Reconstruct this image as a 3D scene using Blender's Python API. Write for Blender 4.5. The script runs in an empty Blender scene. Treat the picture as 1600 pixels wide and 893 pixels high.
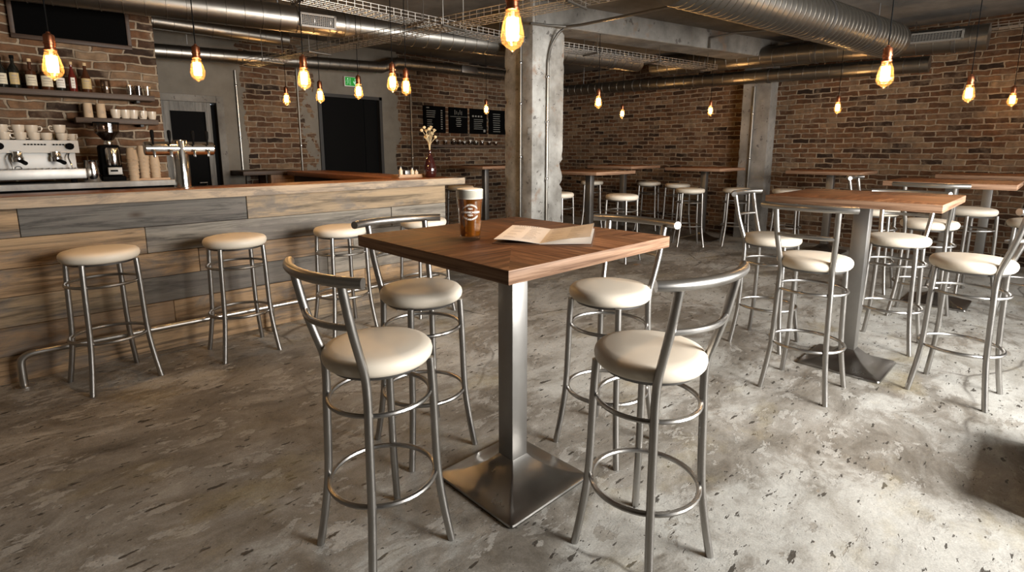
import bpy, bmesh, math, random
from math import pi, sin, cos, radians as R
from mathutils import Vector as V, Matrix
random.seed(7)
S = bpy.context.scene
COL = S.collection

# ------------------------------------------------------------------ helpers
class MB:
    """collects shapes, links them as ONE mesh object"""
    def __init__(s): s.bm = bmesh.new(); s.mi = 0
    def _tag(s, fs):
        for f in fs: f.material_index = s.mi
    def box(s, x0, y0, z0, x1, y1, z1, bev=0.0, rot=None, piv=None, seg=2):
        b = bmesh.new(); bmesh.ops.create_cube(b, size=1)
        for v in b.verts:
            v.co = V(((x0+x1)/2+v.co.x*(x1-x0), (y0+y1)/2+v.co.y*(y1-y0), (z0+z1)/2+v.co.z*(z1-z0)))
        if bev: bmesh.ops.bevel(b, geom=b.edges[:], offset=bev, segments=seg, profile=.5, affect='EDGES')
        if rot: bmesh.ops.rotate(b, cent=V(piv or ((x0+x1)/2, (y0+y1)/2, (z0+z1)/2)), matrix=rot, verts=b.verts[:])
        s.merge(b); return s
    def merge(s, b):
        m = {}
        for v in b.verts: m[v] = s.bm.verts.new(v.co)
        for f in b.faces:
            try:
                g = s.bm.faces.new([m[v] for v in f.verts]); g.material_index = s.mi; g.smooth = True
            except ValueError: pass
        b.free()
    def face(s, pts):
        f = s.bm.faces.new([s.bm.verts.new(V(p)) for p in pts]); f.material_index = s.mi; f.smooth = True
    def rings(s, rs, cap0=True, cap1=True, close=False):
        """rs: list of rings (lists of points of the same length)"""
        vr = [[s.bm.verts.new(V(p)) for p in r] for r in rs]; n = len(vr[0])
        pr = list(zip(vr, vr[1:])) + ([(vr[-1], vr[0])] if close else [])
        for a, b in pr:
            for i in range(n):
                j = (i+1) % n
                f = s.bm.faces.new((a[i], a[j], b[j], b[i])); f.material_index = s.mi; f.smooth = True
        if not close:
            if cap0: f = s.bm.faces.new(vr[0][::-1]); f.material_index = s.mi; f.smooth = True
            if cap1: f = s.bm.faces.new(vr[-1]); f.material_index = s.mi; f.smooth = True
        return s
    def tube(s, pts, r, n=10, closed=False):
        P = [V(p) for p in pts]; m = len(P); rr = r if isinstance(r, (list, tuple)) else [r]*m
        T = []
        for i in range(m):
            a = P[(i-1) % m] if (closed or i) else P[i]; b = P[(i+1) % m] if (closed or i < m-1) else P[i]
            T.append((b-a).normalized())
        up = V((0, 0, 1)) if abs(T[0].z) < .9 else V((1, 0, 0))
        N = (up - T[0]*up.dot(T[0])).normalized(); out = []
        for i in range(m):
            N = (N - T[i]*N.dot(T[i])).normalized(); B = T[i].cross(N)
            out.append([P[i]+(N*cos(2*pi*k/n)+B*sin(2*pi*k/n))*rr[i] for k in range(n)])
        return s.rings(out, close=closed)
    def ring(s, c, R_, r, n=40, k=8):
        return s.tube([(c[0]+R_*cos(2*pi*i/n), c[1]+R_*sin(2*pi*i/n), c[2]) for i in range(n)], r, k, True)
    def lathe(s, prof, c=(0, 0, 0), n=24, cap0=True, cap1=True, axis='z'):
        rs = []
        for r, z in prof:
            q = []
            for k in range(n):
                a = 2*pi*k/n; x, y = r*cos(a), r*sin(a)
                q.append((c[0]+x, c[1]+y, c[2]+z) if axis == 'z' else
                         ((c[0]+z, c[1]+x, c[2]+y) if axis == 'x' else (c[0]+y, c[1]+z, c[2]+x)))
            rs.append(q)
        return s.rings(rs, cap0, cap1)
    def build(s, name, mat, parent=None, smooth=True, ang=32):
        bmesh.ops.recalc_face_normals(s.bm, faces=s.bm.faces[:])
        me = bpy.data.meshes.new(name); s.bm.to_mesh(me); s.bm.free()
        for m in (mat if isinstance(mat, (list, tuple)) else [mat]): me.materials.append(m)
        if smooth:
            me.polygons.foreach_set('use_smooth', [True]*len(me.polygons)); me.set_sharp_from_angle(angle=R(ang))
        else: me.polygons.foreach_set('use_smooth', [False]*len(me.polygons))
        o = bpy.data.objects.new(name, me); COL.objects.link(o)
        if parent: o.parent = parent
        return o

def tag(o, label=None, cat=None, group=None, kind=None):
    if label: o['label'] = label
    if cat: o['category'] = cat
    if group: o['group'] = group
    if kind: o['kind'] = kind
    return o
def thing(name, label, cat, loc=(0, 0, 0), rz=0, group=None):
    o = bpy.data.objects.new(name, None); COL.objects.link(o); o.empty_display_size = .1
    o.location = loc; o.rotation_euler = (0, 0, rz)
    return tag(o, label, cat, group)
def copy_tree(o, parent=None):
    c = o.copy(); COL.objects.link(c)
    if parent: c.parent = parent
    for ch in list(o.children): copy_tree(ch, c)
    return c
def dup(o, label, loc, rz=0, sc=None, group=None):
    c = copy_tree(o); c.location = loc; c.rotation_euler = (0, 0, rz)
    if sc: c.scale = sc if isinstance(sc, tuple) else (sc,)*3
    c['label'] = label
    if group: c['group'] = group
    return c
def struct(o): o['kind'] = 'structure'; return o
def smooth_path(pts, n=6):
    """Catmull-Rom"""
    P = [V(p) for p in pts]; P = [P[0]*2-P[1]]+P+[P[-1]*2-P[-2]]; out = []
    for i in range(1, len(P)-2):
        for k in range(n):
            t = k/n; a, b, c, d = P[i-1:i+3]
            out.append(.5*((2*b)+(c-a)*t+(2*a-5*b+4*c-d)*t*t+(3*b-a-3*c+d)*t**3))
    return out+[P[-2]]

# ------------------------------------------------------------------ materials
class NT:
    def __init__(s, name):
        s.m = bpy.data.materials.new(name); s.m.use_nodes = True; s.t = s.m.node_tree
        s.b = s.t.nodes['Principled BSDF']; s.out = s.t.nodes['Material Output']
    def n(s, typ, **kw):
        x = s.t.nodes.new('ShaderNode'+typ)
        for k, v in kw.items(): setattr(x, k, v)
        return x
    def l(s, a, b): s.t.links.new(a, b)
    def put(s, sock, v):
        if isinstance(v, bpy.types.NodeSocket): s.l(v, sock)
        else: sock.default_value = (v if not isinstance(v, tuple) or len(v) == 4 or sock.type == 'VECTOR' else v+(1,))
    def coord(s, kind='Object'): return s.n('TexCoord').outputs[kind]
    def mapping(s, vec, scale=(1, 1, 1), loc=(0, 0, 0), rot=(0, 0, 0)):
        m = s.n('Mapping'); s.l(vec, m.inputs[0]); m.inputs['Scale'].default_value = scale
        m.inputs['Location'].default_value = loc; m.inputs['Rotation'].default_value = rot; return m.outputs[0]
    def noise(s, vec, scale, detail=6, rough=.6, dist=0):
        x = s.n('TexNoise'); s.l(vec, x.inputs['Vector']); x.inputs['Scale'].default_value = scale
        x.inputs['Detail'].default_value = detail; x.inputs['Roughness'].default_value = rough
        x.inputs['Distortion'].default_value = dist; return x.outputs['Fac']
    def voro(s, vec, scale, feat='F1', rnd=1):
        x = s.n('TexVoronoi', feature=feat); s.l(vec, x.inputs['Vector']); x.inputs['Scale'].default_value = scale
        x.inputs['Randomness'].default_value = rnd; return x.outputs['Distance']
    def ramp(s, fac, stops, interp='LINEAR'):
        x = s.n('ValToRGB'); s.l(fac, x.inputs[0]); e = x.color_ramp.elements; x.color_ramp.interpolation = interp
        while len(e) < len(stops): e.new(.5)
        for i, (p, c) in enumerate(stops):
            e[i].position = p; e[i].color = (c, c, c, 1) if isinstance(c, (int, float)) else tuple(c)+(1,)
        return x.outputs[0]
    def mix(s, f, a, b, mode='MIX'):
        x = s.n('Mix', data_type='RGBA', blend_type=mode); s.put(x.inputs[0], f); s.put(x.inputs[6], a); s.put(x.inputs[7], b)
        return x.outputs[2]
    def math(s, op, a, b=0.0, c=None):
        x = s.n('Math', operation=op); s.put(x.inputs[0], a); s.put(x.inputs[1], b)
        if c is not None: s.put(x.inputs[2], c)
        return x.outputs[0]
    def bump(s, h, strength=.3, dist=.01, nrm=None):
        x = s.n('Bump'); s.l(h, x.inputs['Height']); x.inputs['Strength'].default_value = strength
        x.inputs['Distance'].default_value = dist
        if nrm: s.l(nrm, x.inputs['Normal'])
        s.l(x.outputs[0], s.b.inputs['Normal']); return x.outputs[0]
    def set(s, **kw):
        for k, v in kw.items(): s.put(s.b.inputs[k.replace('_', ' ')], v)
        return s.m

def plain(name, col, rough=.5, metal=0., var=.12, scale=20, **kw):
    t = NT(name); f = t.noise(t.coord(), scale)
    c = t.mix(f, tuple(x*(1-var) for x in col), tuple(min(1, x*(1+var)) for x in col))
    r = t.math('MULTIPLY_ADD', f, .12, rough-.06)
    return t.set(Base_Color=c, Roughness=r, Metallic=metal, **kw)

def steel(name, col=(.50, .48, .45), rough=.3, streak=(3, 3, 60), bmp=.03):
    t = NT(name); f = t.noise(t.mapping(t.coord(), streak), 6, 4)
    g = t.noise(t.coord(), 7, 5)
    c = t.mix(g, tuple(x*.82 for x in col), tuple(x*1.12 for x in col))
    r = t.math('MULTIPLY_ADD', f, .16, rough-.08)
    if bmp: t.bump(f, bmp, .001)
    return t.set(Base_Color=c, Roughness=r, Metallic=1.0)

def brick(name, axis, mask=None, dark=1.0):
    """brickwork in the wall's own plane; mask='patches' leaves plaster between the brick areas"""
    t = NT(name); P = t.coord(); sp = t.n('SeparateXYZ'); t.l(P, sp.inputs[0])
    cb = t.n('CombineXYZ'); t.l(sp.outputs[axis], cb.inputs[0]); t.l(sp.outputs[2], cb.inputs[1])
    wob = t.n('TexNoise'); t.l(cb.outputs[0], wob.inputs['Vector']); wob.inputs['Scale'].default_value = 7; wob.inputs['Detail'].default_value = 3
    off = t.n('VectorMath', operation='MULTIPLY_ADD'); t.l(wob.outputs['Color'], off.inputs[0])
    off.inputs[1].default_value = (.07, .042, 0); t.l(cb.outputs[0], off.inputs[2])
    b = t.n('TexBrick'); t.l(off.outputs[0], b.inputs['Vector'])
    for k, v in (('Scale', 1.0), ('Mortar Size', .0105), ('Mortar Smooth', .5), ('Bias', 0.0), ('Brick Width', .235), ('Row Height', .074)): b.inputs[k].default_value = v
    b.inputs['Color1'].default_value = (0, 0, 0, 1); b.inputs['Color2'].default_value = (1, 1, 1, 1); b.inputs['Mortar'].default_value = (.5, .5, .5, 1)
    d = dark
    tone = t.ramp(b.outputs['Color'], [(0, (.028*d, .016*d, .010*d)), (.25, (.095*d, .046*d, .023*d)), (.5, (.165*d, .077*d, .036*d)), (.75, (.215*d, .115*d, .058*d)), (1, (.30*d, .20*d, .12*d))])
    n1 = t.noise(P, 14, 8, .65); n2 = t.noise(P, 1.6, 4)
    tone = t.mix(.75, tone, t.ramp(n1, [(.3, .30), (.55, .8), (.75, 1.25)]), 'MULTIPLY')
    mort = t.mix(n1, (.13*d, .095*d, .065*d), (.52*d, .42*d, .30*d))
    # mortar smeared over faces and lost joints
    sm = t.math('MULTIPLY', t.ramp(t.noise(P, 5, 8, .7), [(.50, 0), (.64, .7)]), 1)
    c = t.mix(b.outputs['Fac'], tone, mort); c = t.mix(sm, c, t.mix(n1, (.10*d, .065*d, .04*d), (.27*d, .20*d, .14*d)))
    c = t.mix(.55, c, t.ramp(n2, [(.25, .45), (.5, .95), (.8, 1.25)]), 'MULTIPLY')
    h = t.math('SUBTRACT', t.math('MULTIPLY', n1, .5), b.outputs['Fac'])
    if mask:
        # plaster left on: bare brick shows in bands along x
        xs = t.math('ADD', sp.outputs[0], t.math('MULTIPLY_ADD', t.noise(P, 2.2, 7, .65), .55, -.275))
        def band(a, b_): return t.math('MULTIPLY', t.math('GREATER_THAN', xs, a), t.math('LESS_THAN', xs, b_))
        mk = t.math('MAXIMUM', band(2.52, 3.32), t.math('MAXIMUM', band(4.95, 20), t.math('MULTIPLY', band(3.25, 3.5), t.math('GREATER_THAN', t.noise(P, 5, 4), .52))))
        pl = t.mix(t.noise(P, 3, 8, .62), (.075, .065, .052), (.19, .17, .14))
        c = t.mix(mk, pl, c)
        h = t.math('MULTIPLY', h, mk)
    t.bump(h, .8, .016)
    return t.set(Base_Color=c, Roughness=.88, **{'Specular IOR Level': .25})

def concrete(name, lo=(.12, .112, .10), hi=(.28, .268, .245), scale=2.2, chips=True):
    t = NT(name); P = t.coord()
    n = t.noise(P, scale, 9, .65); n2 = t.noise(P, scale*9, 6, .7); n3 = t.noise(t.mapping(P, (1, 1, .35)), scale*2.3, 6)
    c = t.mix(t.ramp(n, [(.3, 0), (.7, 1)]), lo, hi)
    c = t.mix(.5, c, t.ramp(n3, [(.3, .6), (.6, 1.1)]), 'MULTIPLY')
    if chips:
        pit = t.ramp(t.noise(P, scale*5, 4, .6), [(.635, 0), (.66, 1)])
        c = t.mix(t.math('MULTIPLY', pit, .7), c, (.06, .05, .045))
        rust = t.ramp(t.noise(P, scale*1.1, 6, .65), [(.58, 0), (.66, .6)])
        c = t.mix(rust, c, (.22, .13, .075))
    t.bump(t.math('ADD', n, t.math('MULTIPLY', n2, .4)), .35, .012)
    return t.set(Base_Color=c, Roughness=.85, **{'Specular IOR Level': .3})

def floor_mat():
    t = NT('worn_concrete_floor'); P = t.coord()
    wv = t.n('TexNoise'); t.l(P, wv.inputs['Vector']); wv.inputs['Scale'].default_value = 1.3; wv.inputs['Detail'].default_value = 3
    wo = t.n('VectorMath', operation='MULTIPLY_ADD'); t.l(wv.outputs['Color'], wo.inputs[0]); wo.inputs[1].default_value = (.35, .35, 0); t.l(P, wo.inputs[2]); Pw = wo.outputs[0]
    D = t.mapping(Pw, (1, 1.9, 1), rot=(0, 0, R(-28)))       # trowelled and worn in one direction
    big = t.noise(P, .75, 5, .55, .6); n2 = t.noise(D, 2.3, 12, .70, .5); n3 = t.noise(P, 30, 6, .7); n4 = t.noise(P, 150, 3, .6)
    c = t.ramp(n2, [(.30, (.25, .238, .205)), (.43, (.345, .332, .298)), (.49, (.385, .374, .342)), (.51, (.415, .405, .372)), (.60, (.455, .447, .413)), (.72, (.52, .512, .478))])
    # large worn-through areas of darker, smoother screed
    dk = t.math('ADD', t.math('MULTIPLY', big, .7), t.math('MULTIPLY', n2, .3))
    # darker brown tone spreads wider towards the bar side of the room
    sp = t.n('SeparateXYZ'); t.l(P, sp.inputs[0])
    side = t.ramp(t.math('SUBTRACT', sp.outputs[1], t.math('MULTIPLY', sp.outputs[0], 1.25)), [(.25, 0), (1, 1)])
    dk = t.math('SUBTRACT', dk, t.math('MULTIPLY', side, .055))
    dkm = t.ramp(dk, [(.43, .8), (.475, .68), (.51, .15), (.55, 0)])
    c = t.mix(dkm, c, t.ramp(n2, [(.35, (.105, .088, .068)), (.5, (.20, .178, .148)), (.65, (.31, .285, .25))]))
    # skin left in crisp pale flakes
    fl = t.noise(t.mapping(D, (1, 1, 1), (1.9, .4, 0)), 4.6, 12, .70, .2)
    flm = t.ramp(fl, [(.562, 0), (.572, .46)])
    c = t.mix(t.math('MULTIPLY', flm, t.math('MULTIPLY_ADD', dkm, .9, .8)), c, t.mix(n3, (.34, .325, .29), (.54, .525, .49)))
    fd = t.noise(t.mapping(D, (1, 1, 1), (4.3, 1.7, 0)), 3.4, 12, .68, .2)
    fdm = t.ramp(fd, [(.595, 0), (.610, .55)])
    c = t.mix(fdm, c, t.mix(n3, (.17, .145, .112), (.29, .26, .215)))
    # small dark gouges, two sizes
    G = t.mapping(P, (1.0, 3.2, 1), rot=(0, 0, R(-62)))
    go = t.ramp(t.noise(G, 8.5, 4, .55), [(.645, 0), (.66, .92)])
    g2 = t.ramp(t.noise(t.mapping(P, (1, 2, 1), (3, 1, 0), (0, 0, R(-50))), 24, 3, .5), [(.675, 0), (.695, .85)])
    go = t.math('MAXIMUM', go, g2)
    c = t.mix(go, c, (.045, .038, .03))
    # hairline cracks
    cr = t.voro(Pw, .55, 'DISTANCE_TO_EDGE'); crm = t.math('MULTIPLY', t.ramp(cr, [(.002, .75), (.006, 0)]), t.ramp(big, [(.45, 0), (.55, 1)]))
    c = t.mix(crm, c, (.06, .05, .04))
    # ochre bloom and rust stains
    st = t.ramp(t.noise(t.mapping(P, (1, 1.6, 1), (7.1, 3.3, 0)), 1.5, 6, .6), [(.56, 0), (.70, .55)])
    c = t.mix(st, c, t.mix(n3, (.24, .195, .11), (.40, .34, .20)))
    c = t.mix(t.ramp(t.noise(t.mapping(P, (1, 1.5, 1), (2.2, 9.3, 0)), 2.6, 4, .5), [(.715, 0), (.80, .85)]), c, (.42, .20, .05))
    c = t.mix(.55, c, t.ramp(n4, [(.3, .65), (.7, 1.25)]), 'MULTIPLY'); c = t.mix(.45, c, t.ramp(n3, [(.3, .7), (.7, 1.2)]), 'MULTIPLY')
    h = t.math('SUBTRACT', t.math('ADD', t.math('MULTIPLY', n3, .3), t.math('MULTIPLY', flm, .35)), t.math('ADD', t.math('MULTIPLY', go, .7), t.math('MULTIPLY', fdm, .35)))
    t.bump(h, .5, .010)
    return t.set(Base_Color=c, Roughness=t.math('SUBTRACT', t.ramp(n2, [(.35, .50), (.65, .72)]), t.math('MULTIPLY', dkm, .14)), **{'Specular IOR Level': .4})

def wood(name, dark, light, axis=0, scale=1.0, rough=.45, knots=False, island=None, contrast=.8):
    """grain along one axis; island: list of plank colours picked at random per board"""
    t = NT(name); P = t.coord(); st = [9, 9, 9]; st[axis] = .55
    if island:
        g = t.n('NewGeometry'); rnd = g.outputs['Random Per Island']
        cb = t.n('CombineXYZ')
        for i in range(3): t.l(t.math('MULTIPLY', rnd, 13.0+7*i), cb.inputs[i])
        ad = t.n('VectorMath', operation='ADD'); t.l(P, ad.inputs[0]); t.l(cb.outputs[0], ad.inputs[1]); P = ad.outputs[0]
    Q = t.mapping(P, tuple(x*scale for x in st))
    n = t.noise(Q, 2.2, 9, .68, 1.2); f = t.noise(t.mapping(P, tuple(x*scale*7 for x in st)), 2.5, 4, .6)
    if island:
        base = t.ramp(rnd, [(i/len(island), c) for i, c in enumerate(island)], 'CONSTANT')
        c = t.mix(contrast, base, t.ramp(n, [(.34, (.13, .12, .11)), (.43, (.55, .53, .5)), (.5, (.95, .93, .9)), (.57, (1.1, 1.06, 1.0)), (.70, (1.28, 1.22, 1.12))]), 'MULTIPLY')
        stn = t.ramp(t.noise(t.mapping(P, (1.2, 1.2, 4)), 1.7, 8, .7, .5), [(.49, 0), (.60, .75)])
        c = t.mix(stn, c, t.mix(n, (.06, .05, .045), (.23, .20, .17)))
    else:
        c = t.mix(t.ramp(n, [(.3, 0), (.7, 1)]), dark, light)
    c = t.mix(.4, c, t.ramp(f, [(.3, .6), (.6, 1.1)]), 'MULTIPLY')
    if knots:
        kv = [3.2, 3.2, 3.2]; kv[axis] = 1.5
        k = t.voro(t.mapping(P, tuple(kv)), 1.0)
        c = t.mix(t.ramp(k, [(.028, .92), (.05, .55), (.10, 0)]), c, (.05, .032, .02))
    t.bump(t.math('ADD', n, t.math('MULTIPLY', f, .4)), .22 if island else .1, .008)
    return t.set(Base_Color=c, Roughness=t.math('MULTIPLY_ADD', n, .25, rough-.1), **{'Specular IOR Level': .25})

def chevron_top():
    """veneer laid square to each edge, quarters meeting on the diagonals; long grain on the edge band"""
    t = NT('walnut_quarter_matched'); P = t.coord(); sp = t.n('SeparateXYZ'); t.l(P, sp.inputs[0])
    x, y, z = sp.outputs
    m = t.math('GREATER_THAN', t.math('ABSOLUTE', x), t.math('ABSOLUTE', y))
    inv = t.math('SUBTRACT', 1.0, m)
    al = t.math('ADD', t.math('MULTIPLY', m, x), t.math('MULTIPLY', inv, y))
    ac = t.math('ADD', t.math('MULTIPLY', m, y), t.math('MULTIPLY', inv, x))
    cb = t.n('CombineXYZ'); t.l(al, cb.inputs[0]); t.l(ac, cb.inputs[1]); t.l(t.math('MULTIPLY_ADD', m, 3.7, z), cb.inputs[2])
    g = t.noise(t.mapping(cb.outputs[0], (1.0, 13, 1)), 2.6, 9, .65, 1.0)
    f = t.noise(t.mapping(cb.outputs[0], (6, 110, 1)), 2, 4)
    st = t.n('TexWhiteNoise', noise_dimensions='2D'); cc = t.n('CombineXYZ')
    t.l(t.math('FLOOR', t.math('MULTIPLY', ac, 9.0)), cc.inputs[0]); t.l(m, cc.inputs[1]); t.l(cc.outputs[0], st.inputs['Vector'])
    c = t.ramp(g, [(.32, (.055, .020, .008)), (.45, (.125, .050, .020)), (.55, (.205, .088, .037)), (.70, (.33, .16, .075))])
    c = t.mix(.55, c, t.ramp(st.outputs['Value'], [(0, .6), (1, 1.25)]), 'MULTIPLY')
    c = t.mix(.35, c, t.ramp(f, [(.3, .55), (.6, 1.1)]), 'MULTIPLY')
    # edge band
    al2 = t.math('ADD', x, y); ce = t.n('CombineXYZ'); t.l(al2, ce.inputs[0]); t.l(z, ce.inputs[1])
    ge = t.noise(t.mapping(ce.outputs[0], (1.2, 34, 1)), 2.4, 8, .6, .8)
    e = t.ramp(ge, [(.35, (.13, .068, .04)), (.5, (.25, .145, .088)), (.66, (.36, .225, .145))])
    nn = t.n('NewGeometry'); ns = t.n('SeparateXYZ'); t.l(t.coord('Normal'), ns.inputs[0])
    c = t.mix(t.math('LESS_THAN', t.math('ABSOLUTE', ns.outputs[2]), .6), c, e)
    t.bump(g, .06, .004)
    return t.set(Base_Color=c, Roughness=t.math('MULTIPLY_ADD', g, .25, .42), **{'Specular IOR Level': .22})

def emis(name, col, s):
    t = NT(name); e = t.n('Emission'); e.inputs[0].default_value = col+(1,); e.inputs[1].default_value = s
    t.l(e.outputs[0], t.out.inputs[0]); return t.m

def thin_glass(name, tint=(1, 1, 1), gloss=.06, trans=0., tcol=(1, .6, .25), edge=.35):
    t = NT(name); tr = t.n('BsdfTransparent'); tr.inputs[0].default_value = tint+(1,)
    gl = t.n('BsdfGlossy'); gl.inputs['Roughness'].default_value = .04
    lw = t.n('LayerWeight'); lw.inputs[0].default_value = .35
    f = t.math('MULTIPLY_ADD', lw.outputs['Facing'], edge, gloss)
    mx = t.n('MixShader'); t.l(f, mx.inputs[0]); t.l(tr.outputs[0], mx.inputs[1]); t.l(gl.outputs[0], mx.inputs[2]); o = mx.outputs[0]
    if trans:
        tl = t.n('BsdfTranslucent'); tl.inputs[0].default_value = tcol+(1,)
        m2 = t.n('MixShader'); m2.inputs[0].default_value = trans; t.l(o, m2.inputs[1]); t.l(tl.outputs[0], m2.inputs[2]); o = m2.outputs[0]
    t.l(o, t.out.inputs[0]); return t.m

M = dict(
    steel=steel('brushed_steel'), rail_steel=steel('rail_steel', (.50, .48, .45), .3, (2, 2, 2), 0), tray_steel=steel('tray_steel', (.34, .33, .31), .5, (2, 2, 2), 0), leg=steel('stool_steel', (.40, .385, .365), .33, (2, 2, 3), 0), darksteel=steel('dark_steel', (.20, .195, .19), .42),
    duct=steel('galvanised_duct', (.26, .245, .22), .36, (10, 2, 2), 0), chrome=steel('chrome', (.72, .70, .67), .14, (2, 2, 2), 0), base_steel=steel('base_steel', (.27, .26, .245), .30, (1.2, 1.2, 1.2), 0), column_steel=steel('pedestal_steel', (.36, .35, .335), .42, (26, 26, 1.2)),
    blacksteel=plain('black_steel', (.022, .021, .02), .5, **{'Specular IOR Level': .25}), wire=steel('tray_wire', (.42, .39, .35), .4, (2, 2, 2), 0),
    copper=plain('copper_socket', (.45, .17, .085), .3, 1.0), cord=plain('black_cord', (.004, .004, .004), .9, **{'Specular IOR Level': .1}),
    vinyl=plain('cream_vinyl', (.74, .665, .55), .46, 0, .05, 5), brick_right=brick('brick_right', 1, dark=.8), brick_cafe=brick('brick_cafe', 0, dark=.85), brick_back=brick('brick_back', 0, mask='patches', dark=.62),
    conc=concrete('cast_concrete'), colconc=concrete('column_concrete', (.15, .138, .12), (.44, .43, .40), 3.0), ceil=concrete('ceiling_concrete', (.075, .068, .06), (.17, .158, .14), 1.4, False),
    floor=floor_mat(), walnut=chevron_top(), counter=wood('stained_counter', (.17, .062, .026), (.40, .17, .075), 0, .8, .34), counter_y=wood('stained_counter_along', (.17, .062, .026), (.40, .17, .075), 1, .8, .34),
    edge=wood('pale_live_edge', (.34, .26, .185), (.66, .56, .43), 0, .7, .6, knots=True, island=[(.36, .285, .205)], contrast=.7),
    shelf=wood('dark_shelf', (.035, .022, .015), (.085, .055, .036), 0, 1, .5), cabinet=wood('cabinet_wood', (.14, .075, .04), (.30, .17, .09), 2, 1, .5), frame=wood('frame_wood', (.03, .018, .012), (.07, .043, .028), 0, 1, .5),
    greywood=wood('grey_jamb_wood', (.07, .066, .06), (.21, .20, .18), 2, 1, .7), tray=wood('light_tray', (.30, .18, .10), (.50, .33, .2), 0, 1, .5),
    black=plain('matt_black', (.003, .003, .003), .85, **{'Specular IOR Level': .08}), board=plain('blackboard', (.0012, .0012, .0012), .95, **{'Specular IOR Level': .06}), chalk=plain('chalk', (.17, .165, .15), .9),
    ceramic=plain('cream_ceramic', (.50, .425, .335), .25, 0, .05), paper_cup=plain('kraft_cup', (.40, .29, .185), .7, 0, .08), paper=plain('menu_paper', (.84, .78, .71), .8, 0, .02), ink=plain('ink', (.30, .25, .21), .8), inkdark=plain('dark_ink', (.06, .05, .045), .8),
    kraft=plain('menu_cover', (.13, .065, .035), .6), white=plain('white_enamel', (.52, .505, .47), .38, 0, .03), green=emis('exit_green', (.03, .26, .04), 1.0), exitwhite=emis('exit_pictogram', (.62, .95, .66), .95),
    filament=emis('filament', (1.0, .68, .30), 40), filament_support=plain('stem_glass', (.5, .4, .3), .3),
    bulb=thin_glass('amber_bulb', (1, .90, .72), .012, .045, (1, .62, .26), .10), glass=thin_glass('clear_glass', (.95, .95, .93), .07), hopper=thin_glass('hopper_smoke', (.50, .42, .36), .08),
    beans=plain('coffee_beans', (.02, .01, .006), .5), foam=plain('beer_foam', (.86, .82, .74), .8, 0, .03, 60), print=plain('white_print', (.85, .83, .78), .6),
    label=plain('bottle_label', (.55, .49, .36), .7), labelwhite=plain('bottle_label_white', (.66, .62, .55), .7), labelgold=plain('bottle_label_ochre', (.42, .31, .14), .6),
    bottle_dark=plain('dark_bottle', (.008, .008, .006), .12, **{'Coat Weight': .6}), bottle_brown=plain('brown_bottle', (.05, .016, .006), .1, **{'Coat Weight': .6}), bottle_red=plain('red_bottle', (.10, .012, .008), .1, **{'Coat Weight': .6}),
    vase=plain('oxblood_vase', (.030, .006, .005), .09, **{'Coat Weight': .8}), dried=plain('dried_flower', (.55, .43, .25), .9), cream_plastic=plain('cream_pot', (.60, .50, .36), .5), cream_top=plain('pale_metal_edge', (.62, .58, .52), .5),
    grille=plain('grille_paint', (.24, .225, .2), .5), darkhole=plain('grille_dark', (.012, .011, .01), .8), cork=plain('cork', (.5, .36, .2), .8), counter_stone=concrete('counter_stone', (.30, .29, .275), (.46, .45, .425), 6, False), plaster=concrete('plaster', (.085, .077, .066), (.20, .185, .162), 2),
)
for _k, _c in dict(T=(.35, .235, .135), G=(.135, .123, .108), P=(.30, .225, .145), g=(.24, .215, .18), B=(.27, .185, .115)).items(): M['plank_'+_k] = wood('reclaimed_plank_'+_k, None, None, 0, .8, .62, True, [_c], .85)
def beer_mat():
    t = NT('amber_beer'); return t.set(Base_Color=(.66, .21, .02), Roughness=.03, **{'Transmission Weight': .78, 'IOR': 1.33})
M['beer'] = beer_mat()

# ------------------------------------------------------------------ the setting
X1, Y1, ZC, YS, XW = 9.0, 8.0, 3.05, -2.4, -1.6
def slab(name, a, b, mat): return struct(MB().box(*a, *b).build(name, mat, smooth=False))
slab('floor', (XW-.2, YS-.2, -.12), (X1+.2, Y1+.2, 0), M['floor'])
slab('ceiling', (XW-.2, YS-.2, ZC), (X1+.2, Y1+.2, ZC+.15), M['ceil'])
slab('wall_right', (X1, YS-.2, 0), (X1+.2, Y1+.2, ZC), M['brick_right'])
slab('wall_left', (XW-.2, YS-.2, 0), (XW, Y1+.2, ZC), M['plaster'])
slab('wall_cafe', (XW, 6.0, 0), (1.15, 6.3, ZC), M['brick_cafe'])
# back wall with two door openings
D1, D2 = (1.52, 2.16, 2.05), (3.57, 4.66, 2.29)
w = MB()
w.box(XW, Y1, 0, D1[0], Y1+.2, ZC); w.box(D1[0], Y1, D1[2], D1[1], Y1+.2, ZC); w.box(D1[1], Y1, 0, D2[0], Y1+.2, ZC)
w.box(D2[0], Y1, D2[2], D2[1], Y1+.2, ZC); w.box(D2[1], Y1, 0, X1, Y1+.2, ZC)
struct(w.build('wall_back', M['brick_back'], smooth=False))
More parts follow.
